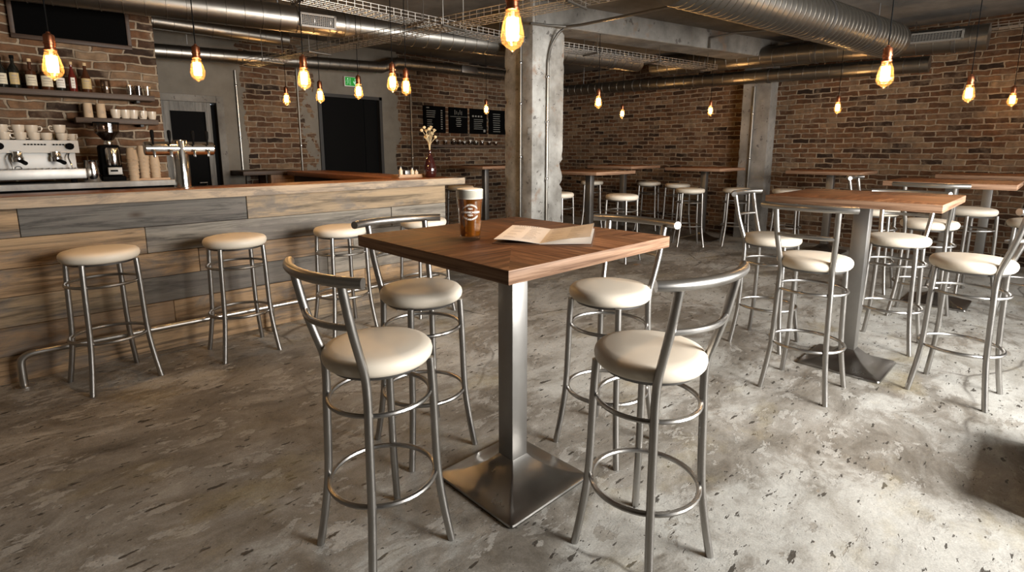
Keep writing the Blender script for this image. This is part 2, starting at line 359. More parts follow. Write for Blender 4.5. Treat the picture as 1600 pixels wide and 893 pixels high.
# window wall behind the camera's right shoulder
WIN = [(2.0, 4.2), (4.6, 6.4), (6.8, 8.6)]; WZ0, WZ1 = .80, 2.45
w = MB(); xs = [XW]+[v for p in WIN for v in p]+[X1]
for i in range(0, len(xs), 2): w.box(xs[i], YS-.2, 0, xs[i+1], YS, ZC)
for a, b in WIN: w.box(a, YS-.2, 0, b, YS, WZ0); w.box(a, YS-.2, WZ1, b, YS, ZC)
struct(w.build('wall_window_side', M['plaster'], smooth=False))
for i, (a, b) in enumerate(WIN):
    f = MB()
    for x0, x1, z0, z1 in ((a, a+.05, WZ0, WZ1), (b-.05, b, WZ0, WZ1), (a, b, WZ0, WZ0+.05), (a, b, WZ1-.05, WZ1), ((a+b)/2-.025, (a+b)/2+.025, WZ0, WZ1)): f.box(x0, YS-.12, z0, x1, YS-.06, z1)
    fr = struct(f.build('window_%d' % (i+1), M['blacksteel'], smooth=False))
    MB().box(a+.05, YS-.095, WZ0+.05, b-.05, YS-.088, WZ1-.05).build('pane', M['glass'], fr, smooth=False)

# concrete column with chipped arrises
def chipped(name, x0, y0, x1, y1, z1, mat, amp=.014, seed=3):
    rnd = random.Random(seed); n = 60; rs = []
    k = 7
    per = [(x0+(x1-x0)*i/k, y0) for i in range(k)]+[(x1, y0+(y1-y0)*i/k) for i in range(k)]+[(x1-(x1-x0)*i/k, y1) for i in range(k)]+[(x0, y1-(y1-y0)*i/k) for i in range(k)]
    cx, cy = (x0+x1)/2, (y0+y1)/2
    for j in range(n+1):
        z = z1*j/n; q = []
        for i, (x, y) in enumerate(per):
            if i % k == 0:
                d = amp*(rnd.random()**7*1.5)+.004+.002*rnd.random()
                x += d*(1 if x < cx else -1); y += d*(1 if y < cy else -1)
            else:
                e = (rnd.random()-.5)*.003; x += e; y += e
            q.append((x, y, z))
        rs.append(q)
    return struct(MB().rings(rs).build(name, mat, ang=25))
chipped('column', 4.37, 4.23, 4.91, 4.69, ZC, M['colconc'], .018)
chipped('pilaster', 8.72, 3.30, 9.02, 3.74, ZC, M['conc'], .008, 5)
b = MB(); b.box(-.1, -.22, 2.80, 4.6, .22, ZC+.02, .012, seg=1)
bo = struct(b.build('beam', M['conc'])); bo.location = (4.55, 4.42, 0); bo.rotation_euler = (0, 0, R(-13))

# doors in the back wall
d = MB()
for x0, x1, z0, z1 in ((D1[0]-.1, D1[0], 0, D1[2]+.09), (D1[1], D1[1]+.09, 0, D1[2]+.09), (D1[0], D1[1], D1[2], D1[2]+.09)): d.box(x0, Y1-.04, z0, x1, Y1+.02, z1, .006)
dr = struct(d.build('door_1', M['plaster']))
j = MB(); j.box(D1[0], Y1+.0, 0, D1[0]+.10, Y1+.16, D1[2]); j.box(D1[0]+.1, Y1, D1[2]-.12, D1[1]-.12, Y1+.1, D1[2]); j.box(D1[1]-.13, Y1+.02, 0, D1[1]-.06, Y1+.1, D1[2])
j.build('jamb', M['greywood'], dr, smooth=False)
MB().box(D1[0]+.1, Y1+.06, 0, D1[1], Y1+.1, D1[2]-.02).build('door_leaf', M['black'], dr, smooth=False)
MB().tube([(D1[1]-.19, Y1+.02, .95), (D1[1]-.19, Y1+.0, 1.0), (D1[1]-.28, Y1+.0, 1.0)], .01).build('door_handle', M['darksteel'], dr)
d = MB()
for x0, x1, z0, z1 in ((D2[0], D2[0]+.05, 0, D2[2]), (D2[1]-.05, D2[1], 0, D2[2]), (D2[0], D2[1], D2[2]-.05, D2[2])): d.box(x0, Y1-.03, z0, x1, Y1+.12, z1)
dr = struct(d.build('door_2', M['blacksteel'], smooth=False))
for a, bb in ((D2[0]+.05, D2[0]+.79), (D2[0]+.80, D2[1]-.05)): MB().box(a, Y1+.05, 0, bb, Y1+.09, D2[2]-.05, .004).build('door_leaf', M['black'], dr)
MB().tube([(D2[0]+.74, Y1+.05, 1.0), (D2[0]+.74, Y1-.0, 1.0), (D2[0]+.62, Y1-.0, 1.0)], .011).build('door_handle', M['darksteel'], dr)

# ------------------------------------------------------------------ high tables
def make_table(name, label, loc, T=1.08, group=None):
    t = thing(name, label, 'table', loc, 0, group)
    a = MB(); a.box(-.45, -.45, -.0225, .45, .45, .0225, .003); o = a.build('tabletop', M['walnut'], t); o.location = (0, 0, T-.0225)
    c = MB(); c.box(-.044, -.044, .10, .044, .044, T-.045, .003); c.build('post', M['column_steel'], t)
    prof = [(.236, 0), (.238, .008), (.236, .015), (.228, .02), (.19, .028), (.15, .041), (.112, .059), (.08, .082), (.058, .103), (.046, .118)]
    rs = []
    for h, z in prof:
        r = min(.02, h*.09); q = []
        for sx, sy, a0 in ((1, 1, 0), (-1, 1, 90), (-1, -1, 180), (1, -1, 270)):
            for k in range(4):
                an = R(a0+30*k); q.append((sx*(h-r)+r*cos(an), sy*(h-r)+r*sin(an), z))
        rs.append(q)
    MB().rings(rs).build('pedestal_base', M['base_steel'], t, ang=24)
    p = MB(); p.box(-.16, -.16, T-.052, .16, .16, T-.045); p.build('mounting_plate', M['darksteel'], t, smooth=False)
    return t
TG = 'square high tables on steel pedestals'
T1 = make_table('high_table', 'square walnut high table in front carrying the beer and the open menu', (1.467, 1.525, 0), group=TG)
def table(label, x, y, T=1.14):
    t = dup(T1, label, (x, y, 0), 0, None, TG)
    s = (T-.045)/(1.08-.045)
    for ch in t.children:
        if ch.name.startswith('tabletop'): ch.location.z = T-.0225
        elif ch.name.startswith('post'): ch.scale.z = s
        elif ch.name.startswith('mounting'): ch.location.z = T-1.08
    return t
table('square walnut high table on the right ringed by four backed stools', 3.98, .87)
table('square walnut high table behind the right-hand table, second back at the right', 6.28, .70, 1.15)
table('dim walnut high table against the brick wall at the right edge of the photo', 8.33, .60, 1.15)
table('dark high table by the brick wall just right of the concrete pilaster', 8.35, 2.26, 1.15)
table('dark high table whose top runs in front of the concrete pilaster', 8.08, 3.98, 1.16)
table('walnut high table just right of the concrete column, its front corner lit', 5.95, 4.62, 1.15)
table('far dark high table behind the one right of the concrete column', 7.85, 5.36, 1.17)
table('dark high table left of the concrete column, past the end of the bar', 6.05, 6.98, 1.17)

# ------------------------------------------------------------------ stools
def leg_pts(sx, sy, back):
    r = [(.735, .183), (.66, .187), (.56, .191), (.45, .194), (.34, .198), (.26, .204), (.17, .216), (.08, .231), (0, .246)]
    k = 1/math.sqrt(2)
    pts = [(sx*q*k, sy*q*k, z) for z, q in r]
    if back:   # the back legs run on up as uprights, leaning out
        up = [(1.068, -.214, .153), (1.00, -.201, .150), (.92, -.184, .146), (.83, -.159, .138)]
        pts = [(x, sy*y, z) for z, x, y in up]+[(-.137, sy*.131, .75)]+pts[1:]
    return smooth_path(pts, 4)
def make_stool(backed):
    st = thing('backed_bar_stool' if backed else 'backless_bar_stool', 'x', 'bar stool')
    c = MB(); c.lathe([(0.001, .732), (.166, .732), (.180, .738), (.189, .750), (.192, .765), (.189, .779), (.179, .790), (.152, .797), (.09, .801), (.001, .802)], n=48)
    c.build('seat', M['vinyl'], st, ang=60)
    p = MB(); p.lathe([(.001, .722), (.160, .720), (.163, .733), (.001, .733)], n=32); p.build('seat_pan', M['darksteel'], st)
    for sx, sy in ((1, 1), (1, -1), (-1, 1), (-1, -1)):
        bk = backed and sx < 0; pts = leg_pts(sx, sy, bk)
        l = MB().tube(pts, .0145, 12).build('leg', M['leg'], st)
    MB().ring((0, 0, .605), .178, .0088).build('upper_ring', M['leg'], st)
    MB().ring((0, 0, .285), .190, .0098).build('foot_ring', M['leg'], st)
    if backed:
        a = [R(180+x) for x in range(-48, 49, 4)]
        q = [(-.062+.205*cos(x)*.93, .312*sin(x), 1.082) for x in a]
        m = MB().tube(q, .0178, 14)
        m.build('top_rail', M['leg'], st)
        q = [(-.185-.042*(1-(i/6)**2), .146*i/6, .925) for i in range(-6, 7)]
        MB().tube(q, .0108, 10).build('back_rail', M['leg'], st)
    return st
BS, KS = make_stool(True), make_stool(False)
def place(src, x, y, rz, label, sc, group, first=[]):
    if src.name in first: o = dup(src, label, (x, y, 0), R(rz), sc, group)
    else:
        first.append(src.name); o = src; o.location = (x, y, 0); o.rotation_euler = (0, 0, R(rz)); o.scale = (sc,)*3; o['label'] = label; o['group'] = group
    return o
G1, G2, G3 = 'backed stools round the high tables', 'backless stools along the bar', 'backless stools at the far tables'
B = [  # rz 0 faces +x (back towards -x)
 (.862, 1.568, 4, 'cream-seated steel stool with curved back, nearest on the left of the beer table', .972),
 (1.357, 2.033, -94, 'cream-seated steel stool behind the left corner of the beer table, facing the camera', 1.0),
 (2.007, 1.424, 183, 'cream-seated steel stool behind the right corner of the beer table, facing the camera', 1.0),
 (1.507, .898, 83, 'cream-seated steel stool with curved back, nearest on the right of the beer table', .972),
 (3.37, .955, 0, 'cream-seated stool with its back turned at the left front of the right-hand table', 1.03),
 (4.00, 1.425, -90, 'cream-seated stool tucked behind the left corner of the right-hand table', 1.03),
 (3.955, .305, 84, 'cream-seated backed stool at the right end of the right-hand table, legs fully in view', 1.03),
 (4.62, .78, 180, 'cream-seated stool on the far side of the right-hand table, seen beside its steel post', 1.03),
 (5.62, .745, 0, 'cream-seated stool on the near side of the second table back at the right', 1.06),
 (6.40, 1.29, -90, 'backed stool behind the left corner of the second table back, only its rail clear', 1.06),
 (6.28, .10, 90, 'backed stool cut by the right edge of the photo, behind the right-hand stool', 1.06)]
for i, (x, y, rz, lb, sc) in enumerate(B): place(BS, x, y, rz, lb, sc, G1)
for x, y, rz, lb in [(.365, 4.00, 12, 'backless cream stool at the bar, farthest left by the bent end of the foot rail'),
                     (1.115, 3.965, 0, 'second backless cream stool from the left along the plank bar'),
                     (1.865, 3.90, 0, 'third backless cream stool along the bar, partly behind the backed stools'),
                     (2.62, 3.86, 0, 'backless stool at the right end of the bar, its seat showing behind the beer table')]:
    place(KS, x, y, rz, lb, 1.05, G2)
for x, y, rz, lb in [(5.40, 4.72, 10, 'backless stool half hidden by the right side of the concrete column'),
                     (7.95, 6.12, 40, 'far backless stool seen behind the steel post right of the concrete column'),
                     (5.74, 3.93, 5, 'backless cream stool in front of the table right of the concrete column'),
                     (8.46, 5.22, 20, 'backless stool in the dark by the brick wall, between two far tables'),
                     (8.33, 4.58, 0, 'dim backless stool partly behind another at the table before the pilaster'),
                     (7.43, 3.87, 40, 'backless stool in front of the dark post of the table before the pilaster'),
                     (7.95, 3.38, 30, 'backless stool standing in front of the concrete pilaster'),
                     (8.27, 2.78, 10, 'backless stool by the brick wall right of the pilaster, behind a backed stool'),
                     (6.84, .60, 45, 'backless cream stool behind the second table back at the right'),
                     (5.3, 6.72, 15, 'dark backless stool just past the right end of the bar')]:
    place(KS, x, y, rz, lb, 1.09, G3)

# ------------------------------------------------------------------ the bar
bar = thing('bar_counter', 'long bar counter clad in reclaimed planks with a stained timber top', 'bar counter', (0, 4.36, 0))
p = MB(); rnd = random.Random(11); z = 0.0; rows = [.175, .18, .185, .175, .185, .19]
zt = 1.09; k = zt/sum(rows); starts = [[-.6, 1.75, 3.23], [-.6, .78, 2.3, 3.23], [-.6, .60, 1.95, 3.23], [-.6, .97, 2.2, 3.23], [-.6, .66, 2.6, 3.23], [-.6, .03, 1.33, 3.23]]
PT = 'TGPgB'; tones = ['TP', 'BTT', 'PGg', 'TBg', 'Tgg', 'TGP']
for rI, h in enumerate(rows):
    h *= k; e = starts[rI]
    for q_, (a, b_) in enumerate(zip(e, e[1:])):
        p.mi = PT.index(tones[rI][q_]); d_ = rnd.random()*.008
        p.box(a+.0015, -.0-d_, z+.0015, b_-.0015, .03, z+h-.0015, .0025, seg=1)
    z += h
p.build('plank_front', [M['plank_'+q_] for q_ in PT], bar)
MB().box(3.19, .0, 0, 3.225, .25, 1.09, .003).build('end_panel', M['plank_g'], bar)
MB().box(-.6, .03, 0, 3.19, .06, 1.09).build('carcass', M['black'], bar, smooth=False)
MB().box(-.62, -.13, 1.09, 3.365, .28, 1.152, .004).build('countertop', M['counter'], bar)
# pale sawn front edge with a slightly wavy face
e = MB(); n = 90; rnd = random.Random(4); rs = []
for i in range(n+1):
    x = -.62+3.99*i/n; q = sin(i*.7)*.002+(rnd.random()-.5)*.004
    rs.append([(x, -.131, 1.155), (x, -.155+q*.3, 1.154), (x, -.158+q, 1.12), (x, -.153+q, 1.088), (x, -.131, 1.087)])
e.rings(rs); e.build('front_edge', M['edge'], bar, ang=50)
MB().box(2.78, .28, 1.095, 3.30, 2.95, 1.152, .004).build('return_top', M['counter_y'], bar)
MB().box(2.86, .20, 0, 3.20, 2.93, 1.095).build('return_body', M['shelf'], bar, smooth=False)
fr = thing('foot_rail', 'steel foot rail running low along the foot of the plank bar', 'foot rail', (0, 4.25, 0))
MB().tube(smooth_path([(-.06, 0, .0), (-.06, 0, .08), (-.058, 0, .15), (-.045, 0, .18), (-.01, 0, .197), (.06, 0, .2)], 4)+[(1.4, 0, .2), (3.05, 0, .2)], .021, 20).build('rail', M['rail_steel'], fr)
for x in (1.42, 2.75): MB().tube([(x, 0, .0), (x, 0, .19)], .018, 12).build('support_post', M['chrome'], fr)
for x in (-.06, 1.42, 2.75): MB().lathe([(.048, 0), (.048, .006), (.026, .012), (.022, .012)], (x, 0, 0)).build('flange', M['chrome'], fr)

tp = thing('beer_tap_tower', 'polished steel T-shaped beer tap tower standing on the bar', 'beer tap', (.935, 4.42, 1.152))
MB().lathe([(.060, 0), (.060, .008), (.050, .012), (.049, .335), (.043, .345), (.001, .346)], n=28).build('column', M['chrome'], tp)
MB().lathe([(.001, -.215), (.044, -.215), (.048, -.21), (.048, .21), (.044, .215), (.001, .215)], (0, 0, .285), 24, axis='x').build('crossbar', M['chrome'], tp)
for x in (-.17, -.07, .075, .165):
    MB().tube([(x, -.035, .27), (x, -.062, .27), (x, -.07, .255), (x, -.07, .225)], [.011, .011, .010, .008], 10).build('spout', M['chrome'], tp)
    h = MB().lathe([(.006, .31), (.007, .34), (.011, .36), (.012, .40), (.008, .41), (.001, .412)], (x, -.055, 0), 12).build('tap_handle', M['black'], tp)

va = thing('flower_vase', 'dark oxblood bottle vase of dried flowers on the bar end', 'vase', (3.17, 4.52, 1.152))
MB().lathe([(.001, 0), (.045, 0), (.06, .02), (.066, .06), (.064, .10), (.052, .15), (.032, .20), (.017, .235), (.013, .265), (.017, .275), (.011, .276)], n=28, cap1=False).build('vase_body', M['vase'], va)
f = MB(); rnd = random.Random(2)
tips = []
for i in range(11):
    a = rnd.random()*6.28; r_ = .02+.055*rnd.random(); zt = .40+.14*rnd.random()
    tip = V((r_*cos(a)-.01, r_*sin(a), zt)); tips.append(tip)
    f.tube(smooth_path([(0, 0, .20), (tip.x*.15, tip.y*.15, .33), (tip.x*.7, tip.y*.7, zt-.03), tip], 4), .0022, 5)
f.build('stems', M['dried'], va)
for i, tip in enumerate(tips):
    h = MB()
    if i % 2:
        for k in range(16):
            d_ = V((rnd.gauss(0, 1), rnd.gauss(0, 1), rnd.gauss(0, 1))).normalized()*(.006+.014*rnd.random()); q = tip+d_
            h.lathe([(.001, -.006), (.005, -.002), (.005, .002), (.001, .006)], q, 6)
    else: h.lathe([(.001, -.017), (.012, -.011), (.017, 0), (.012, .011), (.001, .017)], tip, 10)
    h.build('flower_head', M['dried'], va)

tr = thing('condiment_tray', 'small wooden tray behind the vase at the bar end', 'tray', (3.00, 4.66, 1.152))
tr2 = MB(); tr2.box(-.16, -.07, 0, .19, .07, .014, .003); tr2.build('tray_base', M['tray'], tr)
tr3 = MB()
for x0, y0, x1, y1 in ((-.16, -.07, .19, -.06), (-.16, .06, .19, .07), (-.16, -.07, -.15, .07), (.18, -.07, .19, .07)): tr3.box(x0, y0, .012, x1, y1, .032, .002)
tr3.build('tray_rim', M['tray'], tr)
for x, h, lb in ((2.90, .10, 'tallest pale cruet at the left end of the condiment tray'), (3.035, .085, 'pale cruet in the middle of the condiment tray'), (3.085, .065, 'short pale pot beside the vase on the condiment tray')):
    c = thing('cruet', lb, 'cruet', (x, 4.65, 1.166), 0, 'cruets on the condiment tray')
    MB().lathe([(.001, 0), (.018, 0), (.02, .005), (.02, h*.6), (.012, h*.72), (.009, h*.85)], n=16).build('bottle', M['cream_plastic'], c)
    MB().lathe([(.011, h*.85), (.011, h*.98), (.006, h), (.001, h)], n=12).build('cap', M['darksteel'], c)
MB_ = MB(); MB_.box(2.945, 4.635, 1.166, 3.005, 4.665, 1.225, .004)
tag(MB_.build('napkin_holder', M['darksteel']), 'small dark napkin block between the cruets on the tray', 'napkin holder')

# service cabinet at the back wall
sc_ = thing('service_cabinet', 'wooden service cabinet with dark overhanging top against the back wall', 'cabinet', (2.65, 7.72, 0))
MB().box(-.38, -.26, 1.10, .36, .26, 1.155, .004).build('cabinet_top', M['shelf'], sc_)
MB().box(-.02, -.22, 0, .36, .24, 1.10, .004).build('cabinet_body', M['cabinet'], sc_)
MB().box(.02, -.228, .1, .32, -.218, 1.04, .003).build('cabinet_door', M['cabinet'], sc_)
for x in (-.34, -.07): MB().tube([(x, -.21, 0), (x, -.21, 1.10)], .012, 8).build('leg', M['chrome'], sc_)

# ------------------------------------------------------------------ coffee side
bc = thing('back_counter', 'grey stone-topped back counter under the brick cafe wall', 'counter', (0, 5.4, 0))
MB().box(-.9, -.0, 1.125, 1.10, .59, 1.17, .004).build('worktop', M['counter_stone'], bc)
MB().box(-.9, .06, .08, 1.08, .59, 1.125).build('carcass', M['black'], bc, smooth=False)
for a in (-.88, -.38, .12, .61): MB().box(a, .04, .12, a+.46, .06, 1.08, .003).build('cabinet_door', M['darksteel'], bc)
ZB = 1.17
em = thing('espresso_machine', 'wide white and steel espresso machine with three groups on the back counter', 'espresso machine', (0, 5.45, ZB))
MB().box(-.55, .05, .05, .43, .50, .33, .012).build('body', M['steel'], em)
m = MB(); m.rings([[(x, -.02, .235), (x, .0, .33), (x, .5, .33), (x, .5, .235)] for x in (-.56, .455)]); m.build('control_panel', M['white'], em, smooth=False)
MB().box(-.54, .025, .085, .43, .05, .235, .004).build('back_splash', M['white'], em)
MB().box(-.58, -.09, .035, .475, .30, .115, .008).build('drip_tray', M['tray_steel'], em)
g = MB()
for i in range(26): g.box(-.56+i*.039, -.08, .115, -.55+i*.039, .05, .119)
g.build('drip_grate', M['darksteel'], em, smooth=False)
for x in (-.5, -.05, .40): MB().lathe([(.02, 0), (.02, .045)], (x, .02, 0), 12).build('foot', M['black'], em)
for x in (-.36, .09, .31):
    gh = MB().lathe([(.001, .17), (.035, .17), (.036, .20), (.03, .21), (.03, .245)], (x, -.02, 0), 20).build('group_head', M['chrome'], em)
    pf = MB(); pf.tube([(x, -.04, .178), (x+.02, -.10, .172), (x+.035, -.15, .160)], [.010, .014, .015], 10); pf.build('portafilter_handle', M['black'], gh)
for x in (-.0, .43-.03): 
    k = MB().lathe([(.001, -.03), (.024, -.03), (.026, -.012), (.02, 0)], (x-.0, -.012, .285), 18, axis='y').build('knob', M['black'], em)
for x0 in (.135, .30):
    bt = MB()
    for i in range(7): bt.box(x0+i*.019, -.018, .293, x0+i*.019+.011, -.005, .303)
    bt.build('button_row', M['black'], em, smooth=False)
MB().box(.05, -.02, .245, .11, -.012, .255).build('maker_plate', M['darksteel'], em, smooth=False)
MB().ring((0, 0, 0), .02, .003, 20, 6).build('round_badge', M['darksteel'], em)
bd = em.children[-1]; bd.location = (.085, .022, .115); bd.rotation_euler = (R(90), 0, 0)
for x in (.39, .05):
    MB().tube(smooth_path([(x, -.0, .235), (x-.01, -.03, .20), (x+.0, -.05, .15), (x+.012, -.055, .10)], 4), .005, 8).build('steam_wand', M['chrome'], em)

cup0 = thing('coffee_cup', 'x', 'cup')
MB().lathe([(.001, .003), (.02, 0), (.03, .004), (.038, .03), (.041, .062), (.039, .062), (.036, .03), (.02, .009), (.001, .008)], n=22, cap0=False, cap1=False).build('cup_body', M['ceramic'], cup0)
MB().tube(smooth_path([(.038, 0, .05), (.056, 0, .052), (.062, 0, .036), (.052, 0, .018), (.034, 0, .016)], 4), .0045, 7).build('handle', M['ceramic'], cup0)
cg = 'cream cups on the espresso machine'
for i, (x, y, z, s_, rz, lb) in enumerate([
    (.035, .13, .33, .98, 0, 'lower cream cup of the stack at the far left on the espresso machine'), (.025, .13, .385, .98, 20, 'upper cream cup of the stack at the far left on the espresso machine'),
    (.125, .13, .33, .98, 200, 'lower cup of the second stack from the left on the espresso machine'), (.12, .13, .385, .98, 180, 'upper cup of the second stack from the left on the espresso machine'),
    (.205, .13, .33, .98, 180, 'lower cup of the third stack from the left on the espresso machine'), (.195, .13, .385, .98, 0, 'upper cup of the third stack from the left on the espresso machine'),
    (.275, .12, .33, .95, 170, 'single low cup right of the third stack on the espresso machine'), (.32, .24, .33, .92, 0, 'single cup half hidden behind the low cup on the espresso machine'),
    (.37, .14, .33, .95, -10, 'lower cup of the stack nearest the right end of the espresso machine'), (.36, .14, .388, 1.05, 190, 'wide upper cup of the stack nearest the right end of the espresso machine'),
    (.435, .15, .33, .88, -60, 'lone cup at the right-hand corner on top of the espresso machine')]):
    if i == 0: c = cup0; c['label'] = lb; c.location = (x, 5.45+y, ZB+z); c.rotation_euler = (0, 0, R(rz)); c.scale = (s_,)*3; c['group'] = cg
    else: c = dup(cup0, lb, (x, 5.45+y, ZB+z), R(rz), s_, cg)

pt = thing('milk_pitcher', 'polished steel milk pitcher between espresso machine and grinder', 'pitcher', (.525, 5.52, ZB), R(90))
MB().lathe([(.001, 0), (.055, 0), (.058, .006), (.052, .10), (.046, .16), (.05, .175), (.047, .175), (.043, .16), (.05, .02), (.001, .01)], n=26, cap0=False, cap1=False).build('pitcher_body', M['chrome'], pt)
MB().tube(smooth_path([(.047, 0, .15), (.085, 0, .15), (.09, 0, .10), (.075, 0, .05), (.054, 0, .04)], 4), .006, 8).build('handle', M['chrome'], pt)

gr = thing('coffee_grinder', 'black coffee grinder with a bean hopper on the back counter', 'grinder', (.665, 5.6, ZB))
MB().box(-.075, -.08, 0, .085, .14, .04, .008).build('base', M['black'], gr)
MB().box(-.07, -.05, .04, .07, .13, .30, .02).build('body', M['black'], gr)
MB().lathe([(.048, .13), (.05, .14), (.05, .26), (.045, .275)], (.01, -.055, 0), 20).build('dosing_drum', M['chrome'], gr)
MB().box(-.035, -.105, .055, .06, -.05, .115, .004).build('display', M['white'], gr)
MB().box(-.02, -.108, .08, .03, -.104, .094).build('display_mark', M['black'], gr, smooth=False)
MB().lathe([(.03, .295), (.035, .32), (.03, .335)], n=18).build('collar', M['chrome'], gr)
MB().lathe([(.03, .335), (.045, .35), (.085, .40), (.088, .47), (.088, .475)], n=24, cap0=False, cap1=False).build('hopper', M['hopper'], gr)
MB().lathe([(.001, .337), (.028, .338), (.043, .352), (.080, .40), (.080, .408), (.001, .412)], n=24).build('beans', M['beans'], gr)
MB().lathe([(.001, .485), (.09, .485), (.092, .475), (.001, .474)], n=24).build('hopper_lid', M['black'], gr)
tm = thing('cocoa_shaker', 'small steel shaker beside the coffee grinder', 'shaker', (.80, 5.56, ZB))
MB().lathe([(.001, 0), (.026, 0), (.026, .075), (.022, .085)], n=18).build('shaker_body', M['chrome'], tm)
MB().lathe([(.024, .085), (.022, .10), (.01, .108), (.001, .108)], n=18).build('shaker_lid', M['darksteel'], tm)

tag(MB().box(.83, 5.47, ZB, 1.06, 5.60, ZB+.018, .003).build('serving_board', M['tray']), 'light wooden board under the paper cup stacks', 'board')
pc = MB().lathe([(.026, 0), (.036, .088), (.0385, .090), (.0385, .094), (.0345, .094), (.025, .004)], n=20, cap0=False, cap1=False)
pc0 = pc.build('paper_cup', M['paper_cup']); first = True
for (x, y, n_, nm, z0) in ((.80, 5.48, 12, 'left', ZB), (.885, 5.53, 12, 'middle', ZB+.018), (.965, 5.53, 8, 'right', ZB+.018)):
    for i in range(n_):
        o = pc0 if first else pc0.copy()
        if not first: COL.objects.link(o)
        first = False
        o.location = (x+.0008*i*(-1)**i, y, z0+.094+.0165*i); o.rotation_euler = (pi, 0, 0)
        pos = 'lowest' if i == 0 else 'topmost' if i == n_-1 else '%s from the bottom' % ['', 'second', 'third', 'fourth', 'fifth', 'sixth', 'seventh', 'eighth', 'ninth', 'tenth', 'eleventh'][i]
        tag(o, 'kraft paper cup %s in the %s upturned stack by the grinder' % (pos, nm), 'paper cup', 'kraft paper cups stacked by the grinder')

def shelf(name, label, x0, x1, z, y0, y1):
    s_ = thing(name, label, 'shelf', (0, 0, 0))
    MB().box(x0, y0, z-.045, x1, y1, z, .003).build('board', M['shelf'], s_)
    for x in (x0+.15, x1-.12): MB().box(x-.012, y0+.05, z-.065, x+.012, y1, z-.045).build('bracket', M['blacksteel'], s_, smooth=False)
shelf('wall_shelf', 'long dark upper wall shelf of bottles on the cafe brick wall', -.9, 1.07, 1.91, 5.8, 6.0)
shelf('wall_shelf', 'short dark lower wall shelf of cups on the cafe brick wall', .49, 1.08, 1.70, 5.8, 6.0)
def bottle(x, z, h, r, mat, lab, lw, lb, style, capm, y=5.88):
    b = thing('liquor_bottle', lb, 'bottle', (x, y, z), 0, 'bottles on the upper wall shelf')
    nk = r*.32
    sh = {0: [(r, h*.55), (r*.85, h*.63), (nk, h*.76)], 1: [(r, h*.48), (r*.7, h*.60), (nk, h*.78)], 2: [(r, h*.52), (r*.92, h*.60), (nk*1.1, h*.66)]}[style]
    MB().lathe([(.001, .002), (r*.92, 0), (r, .006)]+sh+[(nk, h*.92), (nk*1.15, h*.93), (nk*1.15, h*.95)], n=22).build('glass_body', M[mat], b)
    MB().lathe([(nk*1.2, h*.90), (nk*1.2, h), (.001, h)], n=14, cap0=False).build('cap', M[capm], b)
    if lab:
        # the label wraps the front of the bottle
        rs = []
        for zz in (h*.12, h*.47): rs.append([((r+.0008)*sin(a), -(r+.0008)*cos(a), zz) for a in [R(-lw+2*lw*i/12) for i in range(13)]])
        q = MB()
        for i in range(12): q.face([rs[0][i], rs[0][i+1], rs[1][i+1], rs[1][i]])
        q.build('label', M[lab], b)
        s_ = MB()
        for f0, f1, ww in ((.36, .40, .5), (.28, .30, .7), (.2, .215, .6)):
            for i in range(6):
                a0, a1 = R(-lw*ww+2*lw*ww*i/6), R(-lw*ww+2*lw*ww*(i+1)/6); rr = r+.0014
                s_.face([(rr*sin(a0), -rr*cos(a0), h*f0), (rr*sin(a1), -rr*cos(a1), h*f0), (rr*sin(a1), -rr*cos(a1), h*f1), (rr*sin(a0), -rr*cos(a0), h*f1)])
        s_.build('label_print', M['ink'], b)
ZS = 1.91
bottle(.075, ZS, .235, .036, 'bottle_dark', 'label', 60, 'dark bottle with pale label at the left end of the upper shelf', 0, 'black')
bottle(.15, ZS, .255, .037, 'bottle_dark', 'labelgold', 48, 'tall black bottle with a round ochre emblem label on the upper shelf', 0, 'black')
bottle(.25, ZS, .24, .037, 'bottle_brown', 'label', 62, 'brown bottle with a pale stopper, third from left on the upper shelf', 2, 'cork')
bottle(.345, ZS, .24, .040, 'bottle_brown', 'label', 60, 'wide brown bottle just left under the hanging bulb on the upper shelf', 2, 'black')
bottle(.43, ZS, .225, .032, 'bottle_dark', 'labelwhite', 60, 'dark bottle with a whitish label just right under the hanging bulb', 0, 'black')
bottle(.51, ZS, .245, .029, 'bottle_red', 'labelwhite', 28, 'slim red bottle with a narrow white label on the upper shelf', 1, 'cork')
bottle(.60, ZS, .245, .036, 'bottle_brown', 'labelgold', 62, 'rightmost brown bottle with an ochre label on the upper shelf', 1, 'cork')
j = thing('glass_jar', 'glass jar holding a pale roll between bottles and small glasses', 'jar', (.73, 5.88, ZS))
MB().lathe([(.001, .002), (.034, 0), (.036, .004), (.036, .115), (.034, .12)], n=20, cap1=False).build('jar_wall', M['hopper'], j)
MB().lathe([(.001, .006), (.012, .006), (.012, .105), (.001, .105)], (.005, -.01, 0), 14).build('pale_roll', M['labelwhite'], j)
for i, (x, lb) in enumerate(((.90, 'left small glass of three at the end of the upper shelf'), (.965, 'middle small glass of three at the end of the upper shelf'), (1.03, 'right small glass of three at the end of the upper shelf'))):
    g = MB().lathe([(.001, .004), (.022, 0), (.028, .085), (.0265, .085), (.021, .008), (.001, .008)], n=18, cap0=False, cap1=False).build('shot_glass', M['glass'] if i != 1 else M['hopper']); g.location = (x, 5.88, ZS)
    tag(g, lb, 'glass', 'small glasses on the upper wall shelf')
